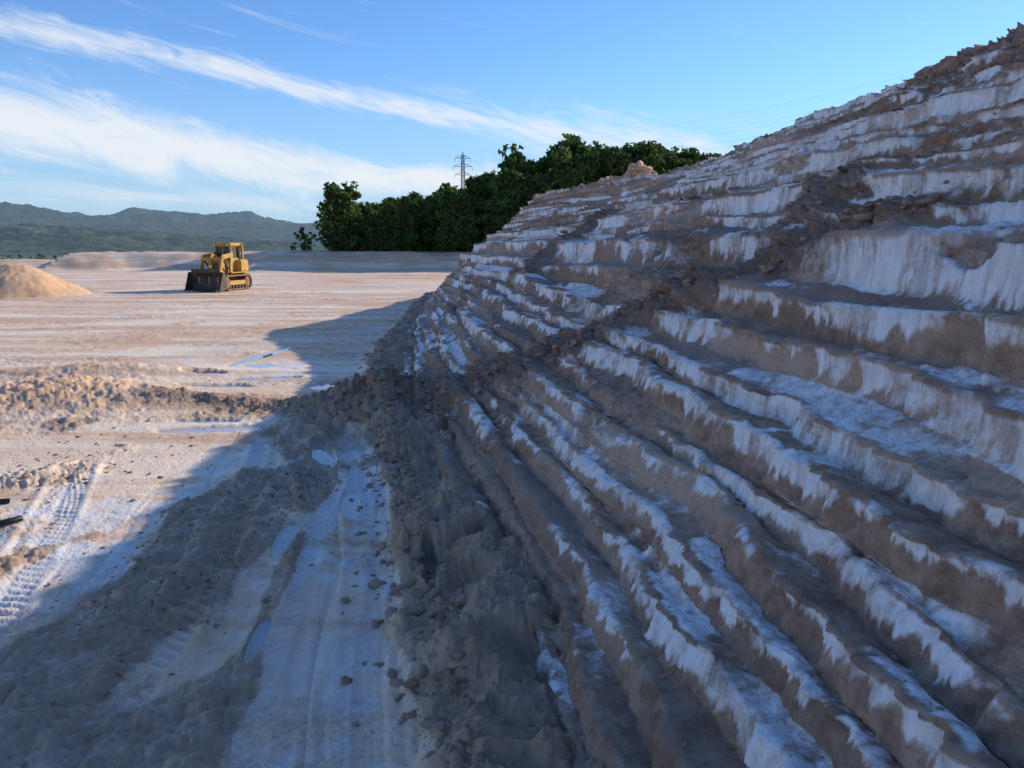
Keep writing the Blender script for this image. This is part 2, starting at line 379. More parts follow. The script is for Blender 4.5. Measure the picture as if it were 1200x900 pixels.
r2=np.abs(fbm(X*4.2,Y*4.2,Z*4.2,4,.6)-.5)*2
r3=fbm(X*14,Y*14,Z*14,3,.6)-.5
low=1-.4*(1-ss(.4,1.2,zapprox))
lipn=np.exp(-((V_-.52)/.06)**2)*(1-.6*rw)
off=of_+face*(.19*fl+.09*fl2)+.18*r1*(.45+.5*upper)+((.06+.06*bench+.18*slump+.30*deb+.08*upper)*(r2-.3)+r3*(.035+.025*bench+.06*deb+.05*slump))*low
off=off+lipn*(.045+.17*fl+.10*(r2-.3))+deb*(.20+.35*r1)
up=bench*(.09*r1+.08*(r2-.3)+.04*r3)*low+deb*(.20+.18*(r2-.2)+.18*r1)+slump*.12*(r2-.2)*low
Z=Z-(1-ztop/7.6)[None,:]*7.6*ss(2.5,7.6,Z)
crest=ss(NS-2.2,NS,Kc+V_)
up=up+crest*(.40*(fbm(A_*.7,1.,2.,4)-.45)+.16*(r2-.3))
X=X+nd[None,:,0]*off;Y=Y+nd[None,:,1]*off;Z=Z+up
st=fbm(A_*6.5,Z*.35,Kc*1.7,5,.68)
st2=fbm(A_*.32,Kc*2.3,2.,4)
kb=np.interp(zapprox[:,0],[0,.8,1.6,2.3,2.9,3.5,4.4,5.2,6,6.6,7.6],[-.45,-.30,-.05,.16,.16,.42,.42,.20,.14,.0,-.40])[:,None]
kr=R.rand(NS+1)[K][:,None]*.5-.25
vf=np.clip(V_/.52,0,1)
ln_=.55+1.7*(st-.5)+kb+kr+3.2*(st2-.5)
sface=ss(-.18,.30,vf-1+ln_)*(1-.85*ss(.84,.96,vf)*ss(.33,.58,fbm(A_*1.3,Kc*3.,5.,3)))
sface=sface*(.55+.45*ss(.38,.6,fbm(A_*2.2,Z*1.5,Kc*1.1+40,4)))
sb=ss(.46,.68,fbm(X*.9,Y*.9,Kc*2.1,5,.62)+.9*(st2-.5)+.3*kr+.02)*.72
sm_=lerp(sface,sb,bench)
sm_=sm_*(1-.95*deb)*(1-.7*slump)
sm_=np.maximum(sm_,.95*np.exp(-((Yt-6.4-.35*(2.6-Z))/.07)**2)*ss(1.9,2.0,Z)*(1-ss(2.8,3.0,Z)))
tone=fbm(A_*.2,Z*2.6,3.,4)
wetm=np.clip(deb*1.0+.40*(1-ss(0,1.4,zapprox))+.55*ss(.42,.62,fbm(A_*.4,Kc*1.9,6.,4)),0,1)
mk=np.stack([sm_,wetm,tone,np.ones_like(tone)],-1)
tt=np.r_[np.linspace(0,.12,26)[1:],np.linspace(.12,1,18)[1:]]
farx=np.maximum(top[:,0]+6,66.)
PX=top[None,:,0]+(farx-top[:,0])[None,:]*tt[:,None]+nd[None,:,0]*off[-1][None,:]*(1-tt[:,None])
PY=Y[-1][None,:]+0*tt[:,None]
pn=fbm(PX*.8,PY*.8,5.,4)-.5;pn2=fbm(PX*3,PY*3,5.,3)-.5
PZ_=Z[-1][None,:]*(1-ss(0,.04,tt))[:,None]+(ztop[None,:]-.12)*ss(0,.04,tt)[:,None]+(.45*pn+.16*pn2)*ss(0,.02,tt)[:,None]-.6*ss(.02,.3,tt)[:,None]
BX=farx[None,:]+np.array([[10.]]);BY=PY[-1:];BZ=np.full_like(BX,-.5)
XA=np.vstack([X,PX,BX]);YA=np.vstack([Y,PY,BY]);ZA=np.vstack([Z,PZ_,BZ])
ex=XA.shape[0]-NR
pmk=np.stack([.15+0*XA[:ex],.1+0*XA[:ex],.5+0*XA[:ex],1+0*XA[:ex]],-1)
MK=np.concatenate([mk,pmk],0)

mw,n=newmat('salt_clay_layers')
ge=n.new('ShaderNodeNewGeometry');pos=ge.outputs['Position']
a=n.attr('mask');s3=n.new('ShaderNodeSeparateColor');n.l.new(a.outputs['Color'],s3.inputs[0])
n2=n.noise(pos,5.0,7,.68);n3=n.noise(pos,30,4,.65)
n4=n.noise(n.mapping(pos,(10,10,1.2)),1,6,.68,.2)
clayc=n.mix(n.mr(n2,.32,.68),(.29,.165,.11),(.55,.37,.265))
clayc=n.mix(n.mr(s3.outputs[2],.38,.62,0,.7),clayc,(.63,.44,.33))
clayc=n.mix(n.mr(n3,.52,.70,0,.5),clayc,(.20,.12,.08))
clayc=n.mix(n.math('MULTIPLY',s3.outputs[1],.72),clayc,n.mix(n2,(.11,.063,.042),(.25,.155,.105)))
sf=n.math('ADD',s3.outputs[0],n.math('MULTIPLY',n.math('SUBTRACT',n4,.5),1.05))
sf=n.math('ADD',sf,n.math('MULTIPLY',n.math('SUBTRACT',n2,.5),.75))
saltc=n.mix(n.mr(n4,.32,.60),(.76,.67,.63),(.97,.94,.93))
saltc=n.mix(n.mr(n3,.52,.8,0,.35),saltc,(.62,.51,.45))
col=n.mix(n.mr(sf,.20,.86),clayc,saltc)
bp=n.bump(n2,.7,.05);bp=n.bump(n3,.8,.03,bp)
n.out(col,n.mr(s3.outputs[1],.2,1,.88,.45),bp,.45)
heap=mesh_np('layered_salt_heap_terrain',np.stack([XA,YA,ZA],-1),grid_faces(XA.shape[0],NC),mw,True,{'mask':MK.reshape(-1,4)})

# ------------------------------------------------------------ rubble clods
def ico(sub):
    bm=bmesh.new();bmesh.ops.create_icosphere(bm,subdivisions=sub,radius=1)
    V=np.array([v.co[:] for v in bm.verts]);F=np.array([[v.index for v in f.verts] for f in bm.faces]);bm.free();return V,F
IV,IF=ico(2)
def clodshape(V,seed,amp=1.0):
    q=V*1.5+seed*7.7
    nn=fbm(q[:,0],q[:,1],q[:,2],3,.7)-.5
    v=V*(1+amp*2*nn)[:,None]
    r=np.random.RandomState(seed)
    for k in range(5):
        d=r.normal(size=3);d/=np.linalg.norm(d);h=v@d;lim=.55
        v=v-np.maximum(h-lim,0)[:,None]*d
    return v
def scatter(name,P,S,mat,parent=None,flat=.65,V0=IV,F0=IF):
    sh=[clodshape(V0,i+1) for i in range(10)]
    Vs=[];Fs=[];o=0
    for i,(p,s) in enumerate(zip(P,S)):
        v=sh[i%10]*np.array([s*R.uniform(.7,1.4),s*R.uniform(.7,1.2),s*flat*R.uniform(.7,1.2)])
        a=R.rand()*6.28;b=R.uniform(-.5,.5)
        Mx=np.array((Matrix.Rotation(a,3,'Z')@Matrix.Rotation(b,3,'X')))
        Vs.append(v@Mx.T+p);Fs.append(F0+o);o+=len(V0)
    return mesh_np(name,np.vstack(Vs),np.vstack(Fs),mat,True,None,parent)
mc,n=newmat('clay_clods')
ge=n.new('ShaderNodeNewGeometry');pos=ge.outputs['Position']
n2=n.noise(pos,4,5,.6);n3=n.noise(pos,40,3,.6)
col=n.mix(n.mr(n2,.3,.7),(.22,.135,.09),(.46,.32,.235));col=n.mix(n.mr(n3,.5,.8,0,.4),col,(.58,.48,.42))
n.out(col,.8,n.bump(n3,.6,.02),.35)
N=4200
px=[];py=[];ps=[]
for i in range(N):
    q=R.rand()
    if q<.40:
        y=3+abs(R.normal(0,12));
        if y>45: continue
        x=float(toex(y))-abs(R.normal(-.1,.4));s=.010+.06*R.rand()**5*(1+y*.06)
    elif q<.50:
        x=R.normal(-3.3,.8);y=R.normal(17,.8);s=.02+.09*R.rand()**3
    elif q<.70:
        x=R.normal(-4.2,.8);y=R.normal(8.8,2);s=.008+.03*R.rand()**4
    elif q<.77:
        x=R.normal(-3.5,.35);y=R.normal(11.7,.7);s=.01+.03*R.rand()**3
    elif q<.88:
        x=R.normal(-8.4,1.2);y=R.normal(12.6,1.6);s=.012+.05*R.rand()**4
    else:
        x=R.uniform(-14,-3);y=R.uniform(4,30);s=.01+.03*R.rand()**4
    if y<3: continue
    px.append(x);py.append(y);ps.append(s)
px=np.array(px);py=np.array(py);gzz=ground(px,py)[0]
scatter('clay_rubble',np.stack([px,py,gzz],-1),ps,mc)
prob=(bench*.14+deb*2.0+slump*.8)[:, :]*((Yt>2.0)&(Yt<40))
prob=prob/np.maximum(dist.min(),np.hypot(X,Y))**.3
pf=prob.ravel();pf/=pf.sum()
ii=R.choice(len(pf),3000,p=pf)
dd=np.hypot(X.ravel()[ii],Y.ravel()[ii])
S=.008+.026*R.rand(len(ii))**3*(1+dd*.05)+.11*(deb.ravel()[ii]>.5)*R.rand(len(ii))**3
scatter('slope_rubble',np.stack([X.ravel()[ii],Y.ravel()[ii],Z.ravel()[ii]],-1),S,mc)

mr_,n=newmat('orange_rock')
ge=n.new('ShaderNodeNewGeometry');pos=ge.outputs['Position']
n2=n.noise(pos,3,5,.6);n3=n.noise(pos,18,4,.6)
n.out(n.mix(n2,(.54,.30,.19),(.76,.52,.38)),.9,n.bump(n3,.7,.05),.2)
P=[];S=[]
for i in range(460):
    x=7.8+R.normal(0,1.7);y=50+R.normal(0,1.1)
    h=max(0,2.75*math.exp(-((x-8.4)/1.5)**2-((y-50)/1.6)**2)+1.7*math.exp(-((x-5.9)/1.1)**2-((y-50)/1.3)**2))
    P.append((x,y,6.25+h*R.uniform(.6,1)));S.append(R.uniform(.15,.45))
scatter('rock_pile',np.array(P),S,mr_,flat=.75)
P=[];S=[]
m_=us<10
for i in range(170):
    y=R.uniform(12,40);j=np.argmin(np.abs(top[:,1]-y)+(~m_)*99);x=top[j,0]+R.uniform(.0,1.2)
    P.append((x,y,ztop[j]+R.uniform(-.15,.06)));S.append(.04+.20*R.rand()**3)
scatter('crest_rubble',np.array(P),S,mc)

# ------------------------------------------------------------ sand pile
ms,n=newmat('sand')
ge=n.new('ShaderNodeNewGeometry');pos=ge.outputs['Position'];n2=n.noise(pos,1.5,6,.65);n3=n.noise(pos,12,4,.6)
n.out(n.mix(n2,(.62,.35,.19),(.80,.52,.31)),.95,n.bump(n3,.5,.05),.15)
th=np.linspace(0,2*math.pi,180,endpoint=False);rr_=np.linspace(0,1.25,70)
RQ,TQ=np.meshgrid(rr_,th,indexing='ij')
sx=RQ*5.2*np.cos(TQ);sy=RQ*4.0*np.sin(TQ)
hh=np.maximum(1-RQ,-.08)
sz=2.7*hh*(1-.12*np.exp(-(RQ/.12)**2))+.5*(fbm(sx*.5+9,sy*.5,2.,4)-.5)*np.clip(RQ*2,0,1)+.12*(fbm(sx*3,sy*3,2.,3)-.5)
sz=sz+.9*np.exp(-(((sx+3.5)/2.2)**2+((sy+.5)/2)**2))
sp_=mesh_np('sand_pile',np.stack([sx,sy,sz],-1),grid_faces(70,180,True),ms)
sp_.location=(-37.2,56.5,-.1)

# ------------------------------------------------------------ hills
mh,n=newmat('hill_forest_painted_haze')
ge=n.new('ShaderNodeNewGeometry');pos=ge.outputs['Position']
n1=n.noise(pos,.004,5,.65);n2=n.noise(pos,.02,6,.72)
col=n.mix(n.mr(n2,.42,.58),(.02,.035,.02),(.10,.11,.055));col=n.mix(n.mr(n1,.54,.68,0,.6),col,(.22,.20,.12))
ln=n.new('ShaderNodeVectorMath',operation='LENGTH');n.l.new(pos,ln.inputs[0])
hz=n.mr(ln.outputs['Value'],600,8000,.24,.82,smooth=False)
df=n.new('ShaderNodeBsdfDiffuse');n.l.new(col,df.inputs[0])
em=n.new('ShaderNodeEmission');em.inputs[0].default_value=(.27,.40,.58,1);em.inputs[1].default_value=.62  # air haze painted into the hills as a bluish glow, stronger with distance
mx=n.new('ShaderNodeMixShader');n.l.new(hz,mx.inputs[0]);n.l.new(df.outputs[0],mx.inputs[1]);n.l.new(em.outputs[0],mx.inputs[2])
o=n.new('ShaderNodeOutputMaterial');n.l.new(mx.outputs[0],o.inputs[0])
aa=np.radians(np.r_[np.linspace(-60,-38,60),np.linspace(-38,-8,620)[1:],np.linspace(-8,60,120)[1:]]);r_=np.geomspace(900,9500,220)
RQ,AQ=np.meshgrid(r_,aa,indexing='ij');hx=RQ*np.sin(AQ);hy=RQ*np.cos(AQ);ad=np.degrees(AQ)
prof=np.interp(ad,[-70,-40,-33,-29,-26,-22,-19,-16,-12,-5,10,60],[2.9,2.9,2.85,2.3,2.65,2.25,2.5,1.8,1.6,1.3,.7,.6])
far=ss(3000,6200,RQ)
rid=1-np.abs(fbm(hx*.0012,hy*.0012,2.,7,.55)-.5)*3.2
h=-45+far*(np.tan(np.radians(prof))*6200*(.50+.52*rid))
mid_=ss(1100,2200,RQ)*(1-ss(3000,4200,RQ))
rid2=1-np.abs(fbm(hx*.0022,hy*.0022,12.,7,.55)-.5)*3.0
h=h+mid_*(18+55*np.maximum(rid2,0)**1.3)*np.interp(ad,[-70,-33,-26,-20,-12,60],[1.4,1.25,1.1,.8,.5,.4])
h=h+mid_*6*(fbm(hx*.02,hy*.02,3.,3)-.5)+far*16*(fbm(hx*.012,hy*.012,3.,3)-.5)
h=h*(1-ss(8000,9500,RQ))-60*ss(8000,9500,RQ)
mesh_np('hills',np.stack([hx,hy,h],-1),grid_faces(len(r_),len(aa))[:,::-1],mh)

# ------------------------------------------------------------ trees
mb,n=newmat('pine_bark');ge=n.new('ShaderNodeNewGeometry');n2=n.noise(ge.outputs['Position'],5,3,.6)
n.out(n.mix(n2,(.07,.05,.035),(.17,.12,.09)),.95)
mf,n=newmat('pine_foliage')
oi=n.new('ShaderNodeObjectInfo');tcx=n.new('ShaderNodeTexCoord')
n2=n.noise(tcx.outputs['Object'],1.1,3,.6)
col=n.mix(n.mr(n2,.35,.65),(.055,.10,.03),(.19,.24,.07))
col=n.mix(n.math('MULTIPLY',oi.outputs['Random'],.6),col,(.05,.11,.035))
b=n.new('ShaderNodeBsdfDiffuse');n.l.new(col,b.inputs[0]);tl=n.new('ShaderNodeBsdfTranslucent');n.l.new(col,tl.inputs[0])
mx=n.new('ShaderNodeMixShader');mx.inputs[0].default_value=.4;n.l.new(b.outputs[0],mx.inputs[1]);n.l.new(tl.outputs[0],mx.inputs[2])
o=n.new('ShaderNodeOutputMaterial');n.l.new(mx.outputs[0],o.inputs[0])
def tube(P,Rr,ns=7):
    P=np.array(P,float);V=[];m=len(P)
    for i in range(m):
        d=P[min(i+1,m-1)]-P[max(i-1,0)];d/=np.linalg.norm(d)
        a=np.cross(d,[.3,1,.1]);a/=np.linalg.norm(a);b=np.cross(d,a)
        for k in range(ns):
            t=2*math.pi*k/ns;V.append(P[i]+Rr[i]*(a*math.cos(t)+b*math.sin(t)))
    F=[[i*ns+k,i*ns+(k+1)%ns,(i+1)*ns+(k+1)%ns,(i+1)*ns+k] for i in range(m-1) for k in range(ns)]
    return np.array(V),np.array(F)
def tree_mesh(seed,H=10.,low=.12,wid=.3,bush=False):
    r=np.random.RandomState(seed)
    Vs=[];Fs=[];o=0;mi=[]
    tp=[(0,0,-.5)];lean=r.normal(0,.04,2)
    for i in range(1,7):
        t=i/6;tp.append((lean[0]*H*t+r.normal(0,.1),lean[1]*H*t+r.normal(0,.1),H*.9*t))
    v,f=tube(tp,[.24*(1-.85*i/6)*H/10 for i in range(7)]);Vs.append(v);Fs.append(f+o);o+=len(v);mi+=[0]*len(f)
    lobes=[]
    NL=26 if not bush else 8
    for i in range(NL):
        t=low+(1-low)*(i+.5)/NL
        env=wid*H*(math.sin(math.pi*min(1,(t-low)/(1-low)*.82+.16))**.7)
        a=r.rand()*6.28;rd=env*r.uniform(.2,.85)
        c=np.array([lean[0]*H*t+rd*math.cos(a),lean[1]*H*t+rd*math.sin(a),H*(t*.93+r.normal(0,.012))])
        s=np.array([1,1,.66])*H*r.uniform(.075,.135)*(1.1 if t<.8 else .8)
        lobes.append((c,s))
        st=np.array([lean[0]*H*t*.8,lean[1]*H*t*.8,H*max(.05,t*.93-.09)])
        md=(st+c)/2+[0,0,-.1]
        v,f=tube([st,md,c],[.08*H/10,.05*H/10,.02*H/10],5);Vs.append(v);Fs.append(f+o);o+=len(v);mi+=[0]*len(f)
    LC=[]
    for c,s in lobes:
        m=170
        d=r.normal(size=(m,3));d/=np.linalg.norm(d,axis=1)[:,None]
        q=r.uniform(.5,1.15,m)[:,None]
        qq=c+d*s*q;LC.append(qq[fbm(qq[:,0]*1.3+seed,qq[:,1]*1.3,qq[:,2]*1.3,2)>.40])
    C=np.vstack(LC);m=len(C)
    A=r.normal(size=(m,3));A/=np.linalg.norm(A,axis=1)[:,None];B=np.cross(A,r.normal(size=(m,3)));B/=np.linalg.norm(B,axis=1)[:,None]
    L=(r.uniform(.10,.27,m)*H/10*1.2)[:,None]
    Q=np.stack([C-A*L-B*L*.35,C+A*L-B*L*.5,C+A*L*.9+B*L*.5,C-A*L*.7+B*L*.4],1).reshape(-1,3)
    F=np.arange(m*4).reshape(-1,4)+o;Vs.append(Q);Fs.append(F);mi+=[1]*m
    V=np.vstack(Vs);F=np.vstack(Fs)
    me=bpy.data.meshes.new('pine_mesh');me.from_pydata(V.tolist(),[],F.tolist());me.materials.append(mb);me.materials.append(mf)
    me.polygons.foreach_set('material_index',mi);me.update();return me
TM=[tree_mesh(3+i,10,.08 if i%2 else .16,.23+.03*(i%3)) for i in range(6)]
BM=[tree_mesh(40+i,3,.08,.42,True) for i in range(2)]
row=empty('pine_tree_row',(0,125,0))
def ground1(x,y): return float(ground(np.array([x]),np.array([y]))[0][0])
def put(me,x,y,h,base,par=row,wd=1.0):
    o=bpy.data.objects.new('pine',me);link(o,par)
    o.location=(x-par.location.x,y-par.location.y,ground1(x,y)-.3-par.location.z);s=h/base;q=R.uniform(.9,1.1)*wd
    o.scale=(s*q,s*q,s);o.rotation_euler=(0,0,R.rand()*6.28)
def topz(x):
    return np.interp(x,[-29,-24.5,-21,-15,-8,-3,0,2,8,20,29,34,40],[8.5,9.6,10.8,12.0,13.0,14.6,16.4,18.9,19.4,19,18.2,16,13])
for yy,x0 in ((119,-22.5),(125,-24),(132,-25)):
    x=x0
    while x<36:
        xx=x+R.normal(0,.5);y=yy+R.normal(0,1.2);tz=topz(xx*120/y)
        tz=4+(tz-4)*y/120
        h=(tz-ground1(xx,y))*R.uniform(.84,1.08)
        put(random.choice(TM),xx,y,max(h,3),10)
        x+=R.uniform(2.4,3.7)
for (xx,yy,h,wd) in ((-27.6,117.5,11.0,1.05),(-25.4,119,11.2,1.05),(-26.6,120,9,1.2)): put(random.choice(TM[1::2]),xx,yy,h,10,row,wd)
for i in range(34):
    xx=R.uniform(-28,0);put(random.choice(BM),xx,117+R.normal(0,.8),R.uniform(2,4),3)
bush=empty('round_bush',(-32,117,0))
put(BM[0],-32.2,117,4.2,3,bush,.9)
for i in range(3): put(BM[1],-33.4+1.2*i,116.8,3.4,3,bush)
scrub=empty('distant_scrub',(0,150,0))
for i in range(60):
    xx=R.uniform(-110,-34);put(random.choice(BM),xx,132+R.uniform(0,30),R.uniform(.8,2.0),3,scrub,1.5)

# ------------------------------------------------------------ pylons and wires
msx,n=newmat('galvanised_steel');n.out((.20,.21,.22),.6,None,.4,.3)
def beams(segs,th):
    Vs=[];Fs=[];o=0
    for a,b in segs:
        v,f=tube([a,b],[th,th],4);Vs.append(v);Fs.append(f+o);o+=len(v)
    return np.vstack(Vs),np.vstack(Fs)
def pylon(name,x,y,zb,H,rz):
    segs=[];hw=lambda z:lerp(3.4,.75,min(1,z/(H*.68))) if z<H*.68 else lerp(.75,.5,(z-H*.68)/(H*.32))
    lv=[0,.12,.23,.33,.42,.5,.57,.63,.68,.74,.80,.86,.92,.97]
    cor=[(-1,-1),(1,-1),(1,1),(-1,1)]
    for i in range(len(lv)-1):
        z0,z1=lv[i]*H,lv[i+1]*H;w0,w1=hw(z0),hw(z1)
        for k in range(4):
            a=cor[k];b=cor[(k+1)%4]
            segs.append(((a[0]*w0,a[1]*w0,z0),(a[0]*w1,a[1]*w1,z1)))
            segs.append(((a[0]*w0,a[1]*w0,z0),(b[0]*w1,b[1]*w1,z1)));segs.append(((b[0]*w0,b[1]*w0,z0),(a[0]*w1,a[1]*w1,z1)))
            segs.append(((a[0]*w1,a[1]*w1,z1),(b[0]*w1,b[1]*w1,z1)))
    for k in range(4): segs.append(((cor[k][0]*.5,cor[k][1]*.5,.97*H),(0,0,H)))
    arms=[]
    for z,L in ((.78*H,3.8),(.86*H,4.4),(.94*H,3.6)):
        for s in (-1,1):
            w_=hw(z)
            for q in (-1,1):
                segs.append(((s*w_,q*w_,z),(s*L,0,z+.1)));segs.append(((s*w_,q*w_,z+1.3),(s*L,0,z+.1)))
            segs.append(((s*L,0,z),(s*L,0,z-1.5)));arms.append((s*L,0,z-1.5))
    V,F=beams(segs,.08)
    e=empty(name,(x,y,zb),rz);mesh_np('lattice',V,F,msx,False,None,e)
    Mz=Matrix.Rotation(rz,4,'Z');arms.append((0,0,H))
    return e,[Vector((x,y,zb))+(Mz@Vector(a)) for a in arms]
pz0=ground1(-22,345)
_,A1=pylon('electricity_pylon',-22,345,pz0,4+39-pz0,math.radians(20))
_,A2=pylon('electricity_pylon',190,115,2,62,math.radians(35))
cu=bpy.data.curves.new('power_lines','CURVE');cu.dimensions='3D';cu.bevel_depth=.014
for a,b in zip(A1,A2):
    s=cu.splines.new('POLY');s.points.add(40)
    for i in range(41):
        t=i/40;p=a.lerp(b,t);p.z-=9*4*t*(1-t);s.points[i].co=(*p,1)
cu.materials.append(msx);link(bpy.data.objects.new('power_lines',cu))

# ------------------------------------------------------------ crawler loader
def pm(name,c,r,spec=.4,metal=0,dirt=.35,dc=(.42,.30,.2)):
    m,n=newmat(name);t=n.new('ShaderNodeTexCoord');q=n.noise(t.outputs['Object'],2.2,5,.65)
    n.out(n.mix(n.mr(q,.38,.66,.05,dirt),c,dc),r,None,spec,metal);return m
YEL=pm('dusty_yellow_paint',(.60,.33,.035),.6,dirt=.7,dc=(.36,.23,.12));BLK=pm('dirty_black_steel',(.025,.024,.022),.6,dirt=.25);TRKm=pm('rusty_track_steel',(.16,.08,.035),.7,dirt=.6,dc=(.42,.24,.12));GLS=pm('dark_glass',(.02,.03,.035),.1,.6,dirt=.1)
WHT=pm('lamp_glass',(.7,.7,.68),.2)
doz=empty('crawler_loader',(-24.0,62.5,.02),math.radians(-14),.93)
doz.scale=(.88,.90,1.08)
def box(name,c,s,mat,rot=(0,0,0),bev=.04,taper=None):
    bm=bmesh.new();bmesh.ops.create_cube(bm,size=1)
    for v in bm.verts:
        if taper and v.co.z>0: v.co.x*=taper[0];v.co.y*=taper[1]
        v.co.x*=s[0];v.co.y*=s[1];v.co.z*=s[2]
    bmesh.ops.bevel(bm,geom=bm.edges[:],offset=min(bev,min(s)*.3),segments=2,affect='EDGES')
    me=bpy.data.meshes.new(name);bm.to_mesh(me);bm.free();me.materials.append(mat)
    o=bpy.data.objects.new(name,me);link(o,doz);o.location=c;o.rotation_euler=rot;return o
def cyl(name,a,b,r,mat,ns=16):
    a=Vector(a);b=Vector(b);bm=bmesh.new();bmesh.ops.create_cone(bm,cap_ends=True,segments=ns,radius1=r,radius2=r,depth=(b-a).length)
    bmesh.ops.bevel(bm,geom=[e for e in bm.edges if len(e.link_faces)==2 and any(len(f.verts)>4 for f in e.link_faces)],offset=r*.12,segments=1,affect='EDGES')
    me=bpy.data.meshes.new(name);bm.to_mesh(me);bm.free();me.materials.append(mat)
    o=bpy.data.objects.new(name,me);link(o,doz);o.location=(a+b)/2;o.rotation_euler=(b-a).to_track_quat('Z','Y').to_euler();return o
def beam(name,a,b,wx,wz,mat):
    a=Vector(a);b=Vector(b);d=b-a
    return box(name,(a+b)/2,(wx,d.length+wz*.5,wz),mat,rot=(math.atan2(d.z,d.y),0,0),bev=.05)
for sx_,nm in ((-1,'right'),(1,'left')):
    x=sx_*1.25
    pts=[];L=1.55;rr0=.55
    for i in range(15): t=-math.pi/2+math.pi*i/14;pts.append((L+rr0*math.cos(t),rr0+.04+rr0*math.sin(t)))
    for i in range(15): t=math.pi/2+math.pi*i/14;pts.append((-L+rr0*math.cos(t),rr0+.04+rr0*math.sin(t)))
    w=.3;V=[];F=[];m=len(pts)
    for (yy,zz) in pts:
        cy=max(-L,min(L,yy));dy=(yy-cy);dz_=zz-(rr0+.04);l=math.hypot(dy,dz_) or 1
        iy,iz=yy-dy/l*.09,zz-dz_/l*.09
        V+=[(x-w,yy,zz),(x+w,yy,zz),(x+w,iy,iz),(x-w,iy,iz)]
    for i in range(m):
        j=(i+1)%m
        for k in range(4): F.append((i*4+k,i*4+(k+1)%4,j*4+(k+1)%4,j*4+k))
    mesh_np('track_belt_'+nm,np.array(V),np.array(F),TRKm,False,None,doz)
    per=2*(2*L)+2*math.pi*rr0;NG=44;Vs=[];Fs=[];o_=0
    for g in range(NG):
        s=per*g/NG
        if s<2*L: p=(-L+s,.04);nn_=(0,-1)
        elif s<2*L+math.pi*rr0: t=-math.pi/2+(s-2*L)/rr0;nn_=(math.cos(t),math.sin(t));p=(L+rr0*nn_[0],rr0+.04+rr0*nn_[1])
        elif s<4*L+math.pi*rr0: p=(L-(s-2*L-math.pi*rr0),2*rr0+.04);nn_=(0,1)
        else: t=math.pi/2+(s-4*L-math.pi*rr0)/rr0;nn_=(math.cos(t),math.sin(t));p=(-L+rr0*nn_[0],rr0+.04+rr0*nn_[1])
        tx=(-nn_[1],nn_[0]);hh_=.05
        q=[(x+sx2*(w+.01),p[0]+tx[0]*t2*.03+nn_[0]*d2,p[1]+tx[1]*t2*.03+nn_[1]*d2) for d2 in (0,hh_) for sx2 in (-1,1) for t2 in (-1,1)]
        Vs+=q;Fs+=[(o_,o_+1,o_+3,o_+2),(o_+4,o_+5,o_+7,o_+6),(o_,o_+1,o_+5,o_+4),(o_+2,o_+3,o_+7,o_+6),(o_,o_+2,o_+6,o_+4),(o_+1,o_+3,o_+7,o_+5)];o_+=8
    mesh_np('grousers_'+nm,np.array(Vs),np.array(Fs),TRKm,False,None,doz)
    cyl('drive_sprocket_'+nm,(x-.2,L,.58),(x+.2,L,.58),.42,TRKm);cyl('idler_'+nm,(x-.2,-L,.58),(x+.2,-L,.58),.42,TRKm)
    for i in range(6): cyl('roller_%s_%d'%(nm,i),(x-.22,-1.2+i*.48,.25),(x+.22,-1.2+i*.48,.25),.15,BLK,12)
    box('track_frame_'+nm,(x,0,.55),(.36,2.6,.34),YEL)
    box('fender_'+nm,(x*.98,.35,1.32),(.62,2.5,.08),YEL)
    beam('loader_tower_'+nm,(sx_*.98,-.35,1.3),(sx_*.98,-.1,2.75),.16,.42,YEL)
    beam('lift_arm_rear_'+nm,(sx_*1.0,-.05,2.65),(sx_*1.0,-1.5,2.5),.2,.34,YEL)
    beam('lift_arm_front_'+nm,(sx_*1.0,-1.5,2.5),(sx_*1.0,-2.25,.75),.2,.32,YEL)
    cyl('lift_cylinder_'+nm,(sx_*1.0,-.4,1.45),(sx_*1.0,-1.45,2.3),.08,BLK,10)
    box('tank_'+nm,(sx_*1.1,1.25,1.8),(.7,1.3,.95),YEL,bev=.1)
box('chassis',(0,0,.85),(1.7,3.2,.6),BLK)
box('engine_hood',(0,-.75,1.75),(1.45,1.4,1.2),YEL,bev=.12,taper=(.9,.96))
box('grille',(0,-1.47,1.6),(1.15,.05,.95),BLK)
for i in range(7): box('grille_slat_%d'%i,(0,-1.505,1.2+i*.135),(1.1,.03,.035),YEL,bev=.008)
beam('tilt_lever',(0,-1.55,2.75),(0,-2.2,1.5),.22,.3,YEL);cyl('tilt_cylinder',(0,-.5,2.4),(0,-1.55,2.7),.09,BLK,10)
box('arm_cross_tube',(0,-1.62,2.35),(2.0,.28,.28),YEL,bev=.1)
cyl('exhaust_stack',(.35,-.6,2.3),(.35,-.6,3.1),.07,BLK);cyl('air_intake',(-.35,-.5,2.3),(-.35,-.5,2.85),.15,BLK)
box('cab_base',(0,.75,1.85),(1.75,1.5,1.1),YEL,bev=.06)
for sx_ in (-1,1):
    for sy_ in (-1,1): box('cab_post',(sx_*.78,.75+sy_*.65,2.85),(.16,.16,1.0),YEL)
box('cab_window_front',(0,.12,2.85),(1.4,.03,.85),GLS,bev=.01);box('cab_window_rear',(0,1.38,2.85),(1.4,.03,.85),GLS,bev=.01)
box('cab_window_left',(.77,.75,2.85),(.03,1.12,.85),GLS,bev=.01);box('cab_window_right',(-.77,.75,2.85),(.03,1.12,.85),GLS,bev=.01)
box('window_bar',(0,.095,2.85),(.09,.03,.85),YEL,bev=.01)
box('cab_roof',(0,.75,3.42),(2.0,1.85,.26),YEL,bev=.09)
box('rops_bar',(0,1.5,3.35),(2.2,.22,.2),YEL)
